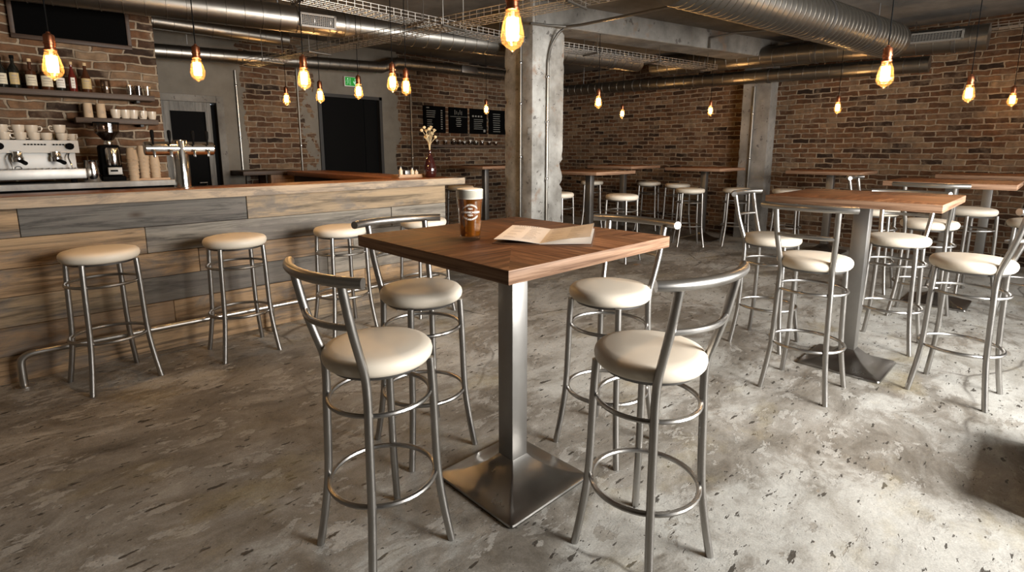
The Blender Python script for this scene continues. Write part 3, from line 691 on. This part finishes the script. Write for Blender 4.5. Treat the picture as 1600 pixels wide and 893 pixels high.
for i, (x, lb) in enumerate(((.585, 'left tall kraft cup on the lower wall shelf'), (.675, 'right tall kraft cup with a round stamp on the lower wall shelf'))):
    c = thing('tall_cup', lb, 'cup', (x, 5.87, 1.70), 0, 'tall kraft cups on the lower wall shelf')
    MB().lathe([(.001, 0), (.030, 0), (.034, .003), (.032, .118), (.033, .123), (.030, .123), (.028, .118), (.001, .11)], n=20).build('cup_wall', M['paper_cup'], c)
    s_ = MB().ring((0, 0, 0), .009, .0016, 16, 5).build('stamp', M['ink'], c); s_.location = (.006, -.034, .05); s_.rotation_euler = (R(90), 0, 0)
for x, rz, s_, lb in ((.775, 10, .95, 'leftmost cream mug in the row on the lower wall shelf'), (.845, 5, .95, 'second cream mug in the row on the lower wall shelf'), (.905, 180, .95, 'third cream mug in the row on the lower wall shelf'), (.975, 250, .92, 'fourth cream mug in the row on the lower wall shelf'), (1.045, 60, .88, 'last cream mug at the right end of the lower wall shelf')):
    dup(cup0, lb, (x, 5.87, 1.70), R(rz), (s_, s_, s_*1.35), 'cream mugs on the lower wall shelf')

bb = thing('blackboard', 'blank framed blackboard high on the cafe brick wall', 'blackboard', (.57, 5.985, 2.53))
MB().box(-.375, -.012, -.18, .375, .012, .20).build('slate', M['board'], bb, smooth=False)
f = MB()
for x0, z0, x1, z1 in ((-.40, -.215, .40, -.18), (-.40, .20, .40, .235), (-.40, -.18, -.37, .20), (.37, -.18, .40, .20)): f.box(x0, -.025, z0, x1, .014, z1, .003)
f.build('frame', M['frame'], bb)

# ------------------------------------------------------------------ back wall things
for i, (x0, x1, lb, st) in enumerate(((5.48, 5.96, 'black menu board of chalk lists, left of the row by the vase', 0), (6.04, 6.48, 'second black menu board with a chalk drawing at the top', 1), (6.54, 6.96, 'third black menu board of the row, behind a far hanging bulb', 2), (7.02, 7.46, 'last black menu board of the row, half behind the concrete column', 3))):
    t = thing('menu_sign', lb, 'menu board', ((x0+x1)/2, Y1-.015, 1.98), 0, 'menu boards on the back wall'); w_ = (x1-x0)/2
    MB().box(-w_, -.012, -.235, w_, .012, .235, .003).build('board', M['board'], t)
    c = MB(); rr = random.Random(i)
    def bar_(xa, xb, za, h=.011): c.box(xa, -.0145, za, xb, -.0125, za+h)
    if st == 0:
        for k in range(4): bar_(-w_*.75, -w_*.75+.17+rr.random()*.03, .14-k*.035)
        for k in range(4): bar_(-w_*.7, -w_*.7+.08+rr.random()*.05, -.02-k*.035)
        for k in range(9): bar_(w_*.55, w_*.70, .15-k*.04, .018)
        bar_(-w_*.75, -w_*.5, .19, .018)
    elif st == 1:
        for k in range(5): c.box(-.09+k*.04, -.0145, .10+.01*(k % 2), -.082+k*.04, -.0125, .19-.02*(k % 3))
        bar_(-w_*.9, w_*.9, .065, .005)
        for k in range(5): bar_(-.05-.01*(k % 2), .05+.015*(k % 2), .03-k*.035)
    elif st == 2:
        for k in range(4): c.box(-.16+k*.07, -.0145, .08, -.12+k*.07, -.0125, .11)
        for k in range(6): bar_(-.12, .08+.03*rr.random(), .03-k*.035, .008)
        c.box(.12, -.0145, -.20, .17, -.0125, -.15)
    else:
        for k in range(9): bar_(-.12+.01*rr.random(), .06+.02*rr.random(), .15-k*.042)
    c.build('chalk_writing', M['chalk'], t, smooth=False)
shelf('wall_shelf', 'dark narrow shelf of small jars under the menu boards', 5.55, 7.6, 1.53, Y1-.14, Y1)
jr0 = None; rr = random.Random(9)
ords = ['first', 'second', 'third', 'fourth', 'fifth', 'sixth', 'seventh', 'eighth', 'ninth', 'tenth']
for i, x in enumerate((5.72, 5.92, 6.10, 6.24, 6.36, 6.50, 6.64, 6.80, 6.98, 7.16)):
    lb = '%s small jar from the left on the shelf under the menu boards' % ords[i]
    if jr0 is None:
        jr0 = thing('small_jar', lb, 'jar', (x, Y1-.07, 1.53), 0, 'small jars under the menu boards'); jr = jr0
        MB().lathe([(.001, 0), (.026, 0), (.028, .005), (.028, .06), (.02, .072)], n=14).build('jar_glass', M['hopper'], jr); MB().lathe([(.023, .072), (.023, .09), (.001, .09)], n=14).build('lid', M['labelwhite'], jr)
    else: jr = dup(jr0, lb, (x, Y1-.07, 1.53), 0, (.8+.5*rr.random(), 1, .7+.6*rr.random()))

ex = thing('exit_sign', 'lit green emergency exit sign above the dark double door', 'exit sign', (4.125, Y1-.03, 2.49))
MB().box(-.125, -.03, -.075, .125, .03, .075, .004).build('housing', M['white'], ex)
MB().box(-.115, -.032, -.062, .12, -.029, .068).build('green_panel', M['green'], ex, smooth=False)
e = MB()   # running figure in a doorway
y0, y1 = -.035, -.032
def poly(pts): e.face([(x, y1, z) for x, z in pts])
e.lathe([(.001, -.0005), (.0095, -.0005), (.0095, .0005)], (-.072, -.034, .042), 14, axis='y')
poly([(-.09, .022), (-.07, .03), (-.055, .025), (-.06, -.008), (-.08, -.008)]); poly([(-.08, -.008), (-.068, -.008), (-.082, -.05), (-.096, -.05)]); poly([(-.07, -.008), (-.06, -.008), (-.048, -.03), (-.056, -.034)])
poly([(-.09, .022), (-.085, .022), (-.098, -.008), (-.104, -.004)]); poly([(-.06, .025), (-.055, .018), (-.042, .006), (-.046, .012)])
for a in ((-.04, -.052, -.022, .052), (-.04, .044, -.02, .052)): e.face([(a[0], y1, a[1]), (a[2], y1, a[1]), (a[2], y1, a[3]), (a[0], y1, a[3])])
e.build('exit_figure', M['exitwhite'], ex, smooth=False)
a = MB(); a.face([(x, y1, z) for x, z in [(.048, .05), (.064, .05), (.064, -.008), (.09, .018), (.09, -.01), (.056, -.052), (.022, -.01), (.022, .018), (.048, -.008)]]); a.build('arrow', M['exitwhite'], ex, smooth=False)

def conduit(label, pts, r=.013, clips=()):
    t = thing('conduit_pipe', label, 'conduit')
    MB().tube(pts, r, 10).build('pipe', M['duct'], t)
    for c in clips: MB().lathe([(r*1.25, -.012), (r*1.4, -.008), (r*1.4, .008), (r*1.25, .012)], c, 12).build('clip', M['chrome'], t)
def vpipe(label, x, y, z0, z1, r=.013, clips=()): conduit(label, [(x, y, z0), (x, y, z1)], r, [(x, y, z) for z in clips])
vpipe('thin steel conduit on the left face of the concrete column', 4.355, 4.40, 0, 2.62, .012, (1.35, 1.95, 2.4))
conduit('thicker steel conduit bending over the right face of the concrete column', smooth_path([(4.60, 4.208, 0), (4.60, 4.208, 1.2), (4.60, 4.208, 2.3), (4.61, 4.208, 2.45), (4.64, 4.20, 2.58), (4.70, 4.15, 2.72), (4.74, 4.10, 2.77)], 5), .016, [(4.60, 4.208, z) for z in (1.1, 1.75, 2.25)])
vpipe('conduit beside the casing of the black door near the cafe wall', 2.43, Y1-.015, 1.16, 2.5, .015, (1.6, 2.3))
vpipe('conduit on the bare brick left of the dark double door', 3.27, Y1-.015, 0, 2.62, .013, (1.5,))
vpipe('conduit on the brick right of the dark double door', 5.23, Y1-.015, 0, 2.5, .013, (1.3,))
vpipe('conduit on the front of the concrete pilaster', 8.70, 3.55, 0, 2.42, .016, (1.3, 2.0))
conduit('conduit run under the ceiling from the column toward the big duct', [(4.30, 4.20, 2.78), (4.55, 4.17, 2.79), (4.74, 4.07, 2.79), (4.79, 3.9, 2.79), (4.88, 2.79, 2.80), (4.89, 2.56, 2.81), (4.90, 2.48, 2.86), (4.90, 2.46, 3.06)], .015)
conduit('short conduit dropping off the ceiling onto the concrete beam', [(7.15, 3.565, 2.80), (7.15, 3.565, 2.93), (7.3, 3.3, 2.98), (7.9, 2.2, 3.0)], .014)

# ------------------------------------------------------------------ ducts, trays
def duct(label, a, b, r, step=.13, bands=(), vent=None, hang=(), ends=True):
    a, b = V(a), V(b); L = (b-a).length
    t = thing('hanging_air_duct', label, 'air duct', a); d_ = (b-a).normalized()
    t.rotation_euler = (0, -math.asin(d_.z), math.atan2(d_.y, d_.x))
    prof = [(.001, 0), (r, 0)]; x = step
    while x < L-.03:
        prof += [(r, x-.004), (r+.006, x-.002), (r+.006, x+.002), (r, x+.004)]; x += step
    prof += [(r, L), (.001, L)]
    MB().lathe(prof, n=36, axis='x').build('duct_tube', M['duct'], t, ang=25)
    for x in bands: MB().lathe([(r+.001, x-.02), (r+.010, x-.018), (r+.010, x+.018), (r+.001, x+.02)], n=36, axis='x').build('clamp_band', M['darksteel'], t)
    if vent:
        x, w_, h, ang = vent
        f = MB(); g = MB()
        # frame standing proud of the tube on one side, grid inside
        for x0, x1, z0, z1 in ((x-w_, x+w_, h-.018, h), (x-w_, x+w_, -h, -h+.018), (x-w_, x-w_+.02, -h, h), (x+w_-.02, x+w_, -h, h)): f.box(x0, -r-.02, z0, x1, -r*.80, z1)
        fo = f.build('vent_frame', M['grille'], t, smooth=False); fo.rotation_euler = (R(ang), 0, 0)
        MB().box(x-w_+.015, -r-.004, -h+.015, x+w_-.015, -r*.9, h-.015).build('vent_opening', M['darkhole'], fo, smooth=False)
        for i in range(1, 16): q = x-w_+.02+i*(2*w_-.04)/16; g.box(q-.002, -r-.012, -h+.015, q+.002, -r-.006, h-.015)
        for i in range(1, 6): q = -h+.018+i*(2*h-.036)/6; g.box(x-w_+.015, -r-.012, q-.002, x+w_-.015, -r-.006, q+.002)
        g.build('vent_grid', M['grille'], fo, smooth=False)
    for x in hang:
        q = a+d_*x
        h = MB().tube([(0, 0, 0), (0, 0, ZC-q.z-r+.01)], .005, 6).build('hanger_rod', M['darksteel'], t); h.location = (x, 0, r)
    return t
duct('long spiral duct crossing the ceiling from the cafe wall past the column', (-.9, 5.86, 2.66), (6.85, 4.50, 2.68), .122, .15, (3.62, 5.7, 7.3), (3.33, .17, .062, 8), (1.2, 3.0, 5.2, 7))
dd = duct('big bright spiral duct overhead at the right', (3.75, 2.19, 2.69), (7.72, 1.60, 2.69), .195, .085, (2.15, 3.15), None, (.4, 2.1, 3.6))
duct('upper duct with a grille along the right brick wall', (8.40, 5.2, 2.86), (8.40, .80, 2.72), .145, .17, (.9, 2.6, 4.1), (3.93, .26, .06, -12), (.6, 2.4, 4.2))
duct('thinner lower duct along the right brick wall', (8.60, 7.9, 2.66), (8.60, 1.35, 2.50), .10, .17, (2.2, 4.6), None, (1, 3, 5.5))
bd = thing('hanging_air_duct', 'narrow duct with a jog along the top of the back wall', 'air duct')
pts = [(1.16, 7.6, 2.57), (2.5, 7.6, 2.62), (4.45, 7.6, 2.70), (4.72, 7.6, 2.80), (6.5, 7.6, 2.83), (8.5, 7.6, 2.85)]
MB().tube(pts, .085, 24).build('duct_tube', M['duct'], bd, ang=50)
bm_ = MB()
for i in range(46):
    x = 1.25+i*.155
    for p_, q_ in zip(pts, pts[1:]):
        if p_[0] <= x <= q_[0]:
            k = (x-p_[0])/(q_[0]-p_[0]); bm_.lathe([(.084, -.004), (.089, -.001), (.089, .001), (.084, .004)], (x, 7.6, p_[2]+k*(q_[2]-p_[2])), 24, axis='x')
bm_.build('seams', M['duct'], bd)
MB().box(5.98, 7.49, 2.77, 6.33, 7.55, 2.89, .004).build('vent_box', M['darksteel'], bd)
for x in (1.8, 3.6, 5.4, 7.2): MB().tube([(x, 7.6, 2.7), (x, 7.6, ZC)], .005, 6).build('hanger_rod', M['darksteel'], bd)
duct('dark duct high in the recess behind the cafe wall', (1.2, 7.3, 2.86), (2.9, 7.3, 2.86), .09, .2, (), None, (.6,))

def tray(label, a, b, w_=.21, h=.06, step=.075, hang=()):
    a, b = V(a), V(b); L = (b-a).length; d_ = (b-a).normalized()
    t = thing('hanging_cable_tray', label, 'cable tray', a); t.rotation_euler = (0, -math.asin(d_.z), math.atan2(d_.y, d_.x))
    m = MB(); r = .003
    for y in [-w_/2+w_*i/4 for i in range(5)]: m.tube([(0, y, 0), (L, y, 0)], r, 5)
    for s_ in (-1, 1):
        for z in (h*.5, h): m.tube([(0, s_*w_/2, z), (L, s_*w_/2, z)], r, 5)
    x = 0
    while x <= L:
        m.tube([(x, -w_/2, h), (x, -w_/2, 0), (x, w_/2, 0), (x, w_/2, h)], r, 5); x += step
    m.build('wire_mesh', M['wire'], t)
    for x in hang:
        q = a+d_*x
        MB().tube([(x, -w_/2-.03, -.012), (x, w_/2+.03, -.012)], .011, 6).build('support_bar', M['duct'], t)
        for s_ in (-1, 1): MB().tube([(x, s_*(w_/2+.02), -.012), (x, s_*(w_/2+.02), ZC-q.z+.01)], .004, 6).build('hanger_rod', M['duct'], t)
    return t
tray('wire cable tray running from the back wall toward the camera overhead', (2.36, 7.1, 2.46), (3.20, 1.9, 2.46), hang=(.5, 1.45, 3.4, 4.6))
tray('wire cable tray crossing overhead to the left face of the concrete column', (1.45, 4.36, 2.60), (4.33, 4.40, 2.60), hang=(.4, 1.5, 2.7))
tray('wire cable tray running from the column to the right brick wall', (4.95, 4.36, 2.62), (7.75, 3.82, 2.60), hang=(.5, 1.6, 2.6))
tray('wire cable tray above the grille duct on the right brick wall', (8.78, 1.75, 2.86), (8.78, -1.2, 2.86), .16, .06, .09, hang=(.2, 1.5, 2.6))

# ------------------------------------------------------------------ pendant bulbs
PROF = [(.0165, .074), (.021, .068), (.0245, .055), (.030, .036), (.0375, .008), (.0430, -.018), (.0450, -.035), (.0435, -.050), (.0375, -.064), (.027, -.074), (.015, -.081), (.008, -.085), (.006, -.090), (.001, -.094)]
def make_lamp():
    t = thing('pendant_lamp', 'x', 'pendant lamp')
    MB().tube([(0, 0, .15), (0, 0, 1)], .0035, 6).build('cord', M['cord'], t)
    MB().lathe([(.001, .150), (.008, .150), (.010, .142), (.021, .136), (.0245, .128), (.0245, .098), (.027, .096), (.027, .088), (.0235, .086), (.0235, .070), (.0275, .066), (.0275, .058), (.022, .056)], n=24).build('socket', M['copper'], t)
    MB().lathe(PROF, n=28, cap0=False, cap1=False).build('bulb', M['bulb'], t, ang=80)
    f = MB()
    for k in range(6):
        a = 2*pi*k/6; p = [(.0165*cos(a), .0165*sin(a), .030), (.019*cos(a+.15), .019*sin(a+.15), -.008), (.0165*cos(a), .0165*sin(a), -.050)]
        f.tube(p, .0065, 8)
    f.build('filament', M['filament'], t)
    s_ = MB(); s_.tube([(0, 0, .072), (0, 0, .035)], .0075, 8); s_.tube([(0, 0, .035), (0, 0, -.052)], .0018, 5); s_.build('filament_stem', M['filament_support'], t)
    l = bpy.data.lights.new('filament_light', 'POINT'); l.energy = LAMP_W; l.color = (1.0, .60, .28); l.shadow_soft_size = .028
    lo = bpy.data.objects.new('filament_light', l); COL.objects.link(lo); lo.parent = t; lo.location = (0, 0, -.01)
    return t
LAMP_W = 27.0
lamp0 = make_lamp(); PG = 'bare filament bulbs hanging on cords'
for i, (x, y, z, lb) in enumerate([
    (1.46, 1.52, 1.885, 'largest glowing filament bulb at top centre, above the beer table'),
    (3.80, .80, 1.875, 'glowing bulb above the right-hand table, below the end of the big duct'),
    (.25, 3.72, 1.875, 'glowing bulb in front of the bottle shelf at the far left'),
    (1.02, 4.11, 1.97, 'glowing bulb above the beer tap tower'),
    (1.61, 3.80, 1.935, 'glowing bulb in front of the bare brick panel left of the dark double door'),
    (2.72, 7.0, 2.085, 'small far bulb in front of the brick panel, lower and left of a larger one'),
    (2.57, 5.68, 2.02, 'small bulb at the left edge of the dark double door'),
    (2.67, 5.01, 2.02, 'bulb hanging just below the green exit sign'),
    (2.41, 3.94, 1.99, 'left bulb of the close pair right of the dark double door'),
    (2.70, 4.19, 2.0, 'right bulb of the close pair right of the dark double door'),
    (5.56, 6.38, 2.07, 'tiny far bulb in front of the menu boards'),
    (5.36, 4.06, 2.02, 'bulb just right of the concrete column, left one of two before the brick'),
    (7.75, 5.36, 2.055, 'tiny far bulb right of the column, second one before the brick'),
    (8.08, 3.95, 2.05, 'small bulb just left of the concrete pilaster'),
    (8.15, 2.21, 2.0, 'small bulb on the brick wall right of the pilaster'),
    (6.21, .67, 1.93, 'bulb hanging left of the grille edge near the right of the photo'),
    (8.45, .52, 2.01, 'bulb cut close to the right edge of the photo')]):
    if i == 0: t = lamp0; t['label'] = lb; t['group'] = PG; t.location = (x, y, z)
    else: t = dup(lamp0, lb, (x, y, z), 0, None, PG)
    for ch in t.children:
        if ch.name.startswith('cord'):
            L = ZC-z; k = (L-.15)/.85; ch.scale.z = k; ch.location.z = .15*(1-k)

# ------------------------------------------------------------------ on the beer table
TT = 1.08
bg = thing('beer_glass', 'pint glass of amber beer with a white head and printed emblem', 'glass', (1.285, 1.575, TT)); bg.scale = (1.16, 1.16, 1.12)
H = .172
prof_o = [(.001, .0), (.032, 0), (.0345, .004), (.0355, .02), (.0375, .06), (.0405, .11), (.0435, .135), (.0452, .148), (.0455, .172)]
MB().lathe(prof_o+[(.0437, .172), (.0435, .15), (.0415, .134), (.0385, .109), (.0355, .06), (.0335, .02), (.032, .014), (.001, .013)], n=40, cap0=False, cap1=False).build('glass_wall', M['glass'], bg)
MB().lathe([(.001, .0145), (.0315, .0145), (.033, .02), (.035, .06), (.038, .109), (.041, .134), (.0425, .142), (.001, .142)], n=40).build('beer', M['beer'], bg)
MB().lathe([(.001, .1425), (.0428, .1425), (.0433, .15), (.0435, .172), (.0425, .1755), (.035, .177), (.001, .1775)], n=40).build('foam_head', M['foam'], bg)
def rad_at(z):
    for (r0, z0), (r1, z1) in zip(prof_o, prof_o[1:]):
        if z0 <= z <= z1 and z1 > z0: return r0+(r1-r0)*(z-z0)/(z1-z0)
    return .04
CAMA = math.atan2(-1.575, -1.285)+.02       # printed side
pm = MB()
def text_on_glass(txt, size, zc, arc=0.0, stretch=1.0):
    cu = bpy.data.curves.new('t', 'FONT'); cu.body = txt; cu.size = size; cu.align_x = 'CENTER'; cu.align_y = 'CENTER'; cu.offset = size*.025
    ob = bpy.data.objects.new('t', cu); COL.objects.link(ob); bpy.context.view_layer.update()
    me = bpy.data.meshes.new_from_object(ob.evaluated_get(bpy.context.evaluated_depsgraph_get()))
    vs = []
    for v in me.vertices:
        u, w_ = v.co.x*stretch, v.co.y
        z = zc+w_+arc*(u/.02)**2
        r = rad_at(z)+.0006; a = CAMA+u/r
        vs.append(pm.bm.verts.new((r*cos(a), r*sin(a), z)))
    for p in me.polygons:
        try: pm.bm.faces.new([vs[k] for k in p.vertices])
        except ValueError: pass
    bpy.data.objects.remove(ob); bpy.data.curves.remove(cu); bpy.data.meshes.remove(me)
text_on_glass('ALLISCARDEL', .0085, .1235, -.0075)
text_on_glass('TEN', .0085, .1105)
text_on_glass('BENNVICADIEN', .0095, .0985, 0, 1.02)
text_on_glass('TSEN', .0078, .0885)
text_on_glass('MACARAREES', .0085, .0745, .0065)
pm.build('emblem_print', M['print'], bg, smooth=False)

mn = thing('menu_booklet', 'open cream menu booklet with a brown cover lying on the beer table', 'menu', (1.385, 1.30, TT))
ax = math.atan2(.30, .42)         # spine direction
mn.rotation_euler = (0, 0, ax)
Lm, Wl, Wr = .375, .17, .185
# local x along the spine (away from camera), +y = left page, -y = right page
cv = MB(); cv.box(-.008, -Wr-.006, .0005, Lm+.006, Wl+.006, .0035, .001); cv.build('cover', M['kraft'], mn)
def page(z_of, y0, y1, name, lines):
    ny, nx = 12, 6; m = MB()
    def P(u, v, dz=0): return (u*Lm, y0+(y1-y0)*v, z_of(u, v)+dz)
    top = [[m.bm.verts.new(P(i/nx, j/ny)) for j in range(ny+1)] for i in range(nx+1)]
    bot = [[m.bm.verts.new(P(i/nx, j/ny, -.0012)) for j in range(ny+1)] for i in range(nx+1)]
    for i in range(nx):
        for j in range(ny):
            m.bm.faces.new((top[i][j], top[i+1][j], top[i+1][j+1], top[i][j+1])); m.bm.faces.new((bot[i][j], bot[i][j+1], bot[i+1][j+1], bot[i+1][j]))
    for i in range(nx):
        for j in (0, ny): m.bm.faces.new((top[i][j], bot[i][j], bot[i+1][j], top[i+1][j]))
    for j in range(ny):
        for i in (0, nx): m.bm.faces.new((top[i][j], top[i][j+1], bot[i][j+1], bot[i][j]))
    o = m.build(name, M['paper'], mn, ang=60)
    for mat, rows, nm in ((M['ink'], lines[0], 'printed_lines'), (M['inkdark'], lines[1], 'printed_title')):
        q = MB()
        for (u, h, v0, v1) in rows:
            n_ = 4
            for k in range(n_):
                a, b_ = v0+(v1-v0)*k/n_, v0+(v1-v0)*(k+1)/n_
                q.face([P(u, a, .0006), P(u+h, a, .0006), P(u+h, b_, .0006), P(u, b_, .0006)])
        if rows: q.build(nm, mat, o, smooth=False)
rr = random.Random(5)
def cols(c0, c1, n_, u0, du): return [(u0-i*du, .009, c0, c0+(c1-c0)*(.55+.45*rr.random())) for i in range(n_) if rr.random() > .12]
zl = lambda u, v: .006+.016*v**1.4*(1-.25*v)+.004*sin(pi*v)
zr = lambda u, v: .006+.030*v**1.25+.006*sin(pi*v)*(1-u)
title = [(.93, .022, .28+.06*i, .28+.06*i+.035) for i in range(9)]
page(zl, 0, Wl, 'left_page', (cols(.86, .56, 12, .82, .062)+cols(.44, .14, 12, .82, .062), title))
page(zr, 0, -Wr, 'right_page', (cols(.10, .42, 13, .88, .062)+cols(.52, .84, 12, .82, .062), [(.93, .018, .55+.05*i, .58+.05*i) for i in range(4)]+[(.92, .012, .08, .3)]))
page(lambda u, v: .0045+.008*v, 0, -Wr-.002, 'under_page', ([], []))

# low dark piece at right edge, unseen body shaped to cast a floor shadow
pb = thing('low_box', 'dark low box, shaped to cast a floor shadow, with a pale corner edge just cut by the right of the photo', 'bench', (3.06, -.30, 0))
MB().box(-.32, -.235, .02, .42, .235, .14, .006).build('box_body', M['shelf'], pb)
MB().box(-.327, .222, 0, -.31, .243, .14, .002).build('corner_edge', M['cream_top'], pb)
MB().box(-.335, -.25, .14, .435, .243, .165, .004).build('box_top', M['shelf'], pb)

# ------------------------------------------------------------------ light
for i, (a, b) in enumerate(WIN):
    l = bpy.data.lights.new('daylight', 'AREA'); l.shape = 'RECTANGLE'; l.size = b-a-.1; l.size_y = WZ1-WZ0-.1
    l.energy = (330, 80, 26)[i]; l.color = (1.0, .975, .935); l.spread = R(125)
    o = bpy.data.objects.new('daylight', l); COL.objects.link(o); o.location = ((a+b)/2, YS-.02, (WZ0+WZ1)/2); o.rotation_euler = (R(90), 0, 0)
W = bpy.data.worlds.new('World'); S.world = W; W.use_nodes = True
W.node_tree.nodes['Background'].inputs[0].default_value = (.75, .85, 1, 1); W.node_tree.nodes['Background'].inputs[1].default_value = .8

# ------------------------------------------------------------------ camera
cam = bpy.data.cameras.new('camera'); co = bpy.data.objects.new('camera', cam); COL.objects.link(co)
f_px, cy, pitch, yaw = 822.2, 377.1, .1704, .8064
cam.sensor_width = 36; cam.lens = 36*f_px/1600; cam.shift_y = -(446.5-cy)/1600; cam.clip_start = .05
co.location = (0, 0, 1.4198); co.rotation_euler = (pi/2-pitch, 0, yaw-pi/2)
S.camera = co
S.view_settings.view_transform = 'Standard'; S.view_settings.look = 'None'; S.view_settings.gamma = 1; S.view_settings.exposure = 0.0
S.view_settings.use_curve_mapping = False
S.cycles.max_bounces = 8; S.cycles.transparent_max_bounces = 16; S.cycles.sample_clamp_indirect = 5; S.cycles.caustics_reflective = False; S.cycles.caustics_refractive = False
S.cycles.use_denoising = True
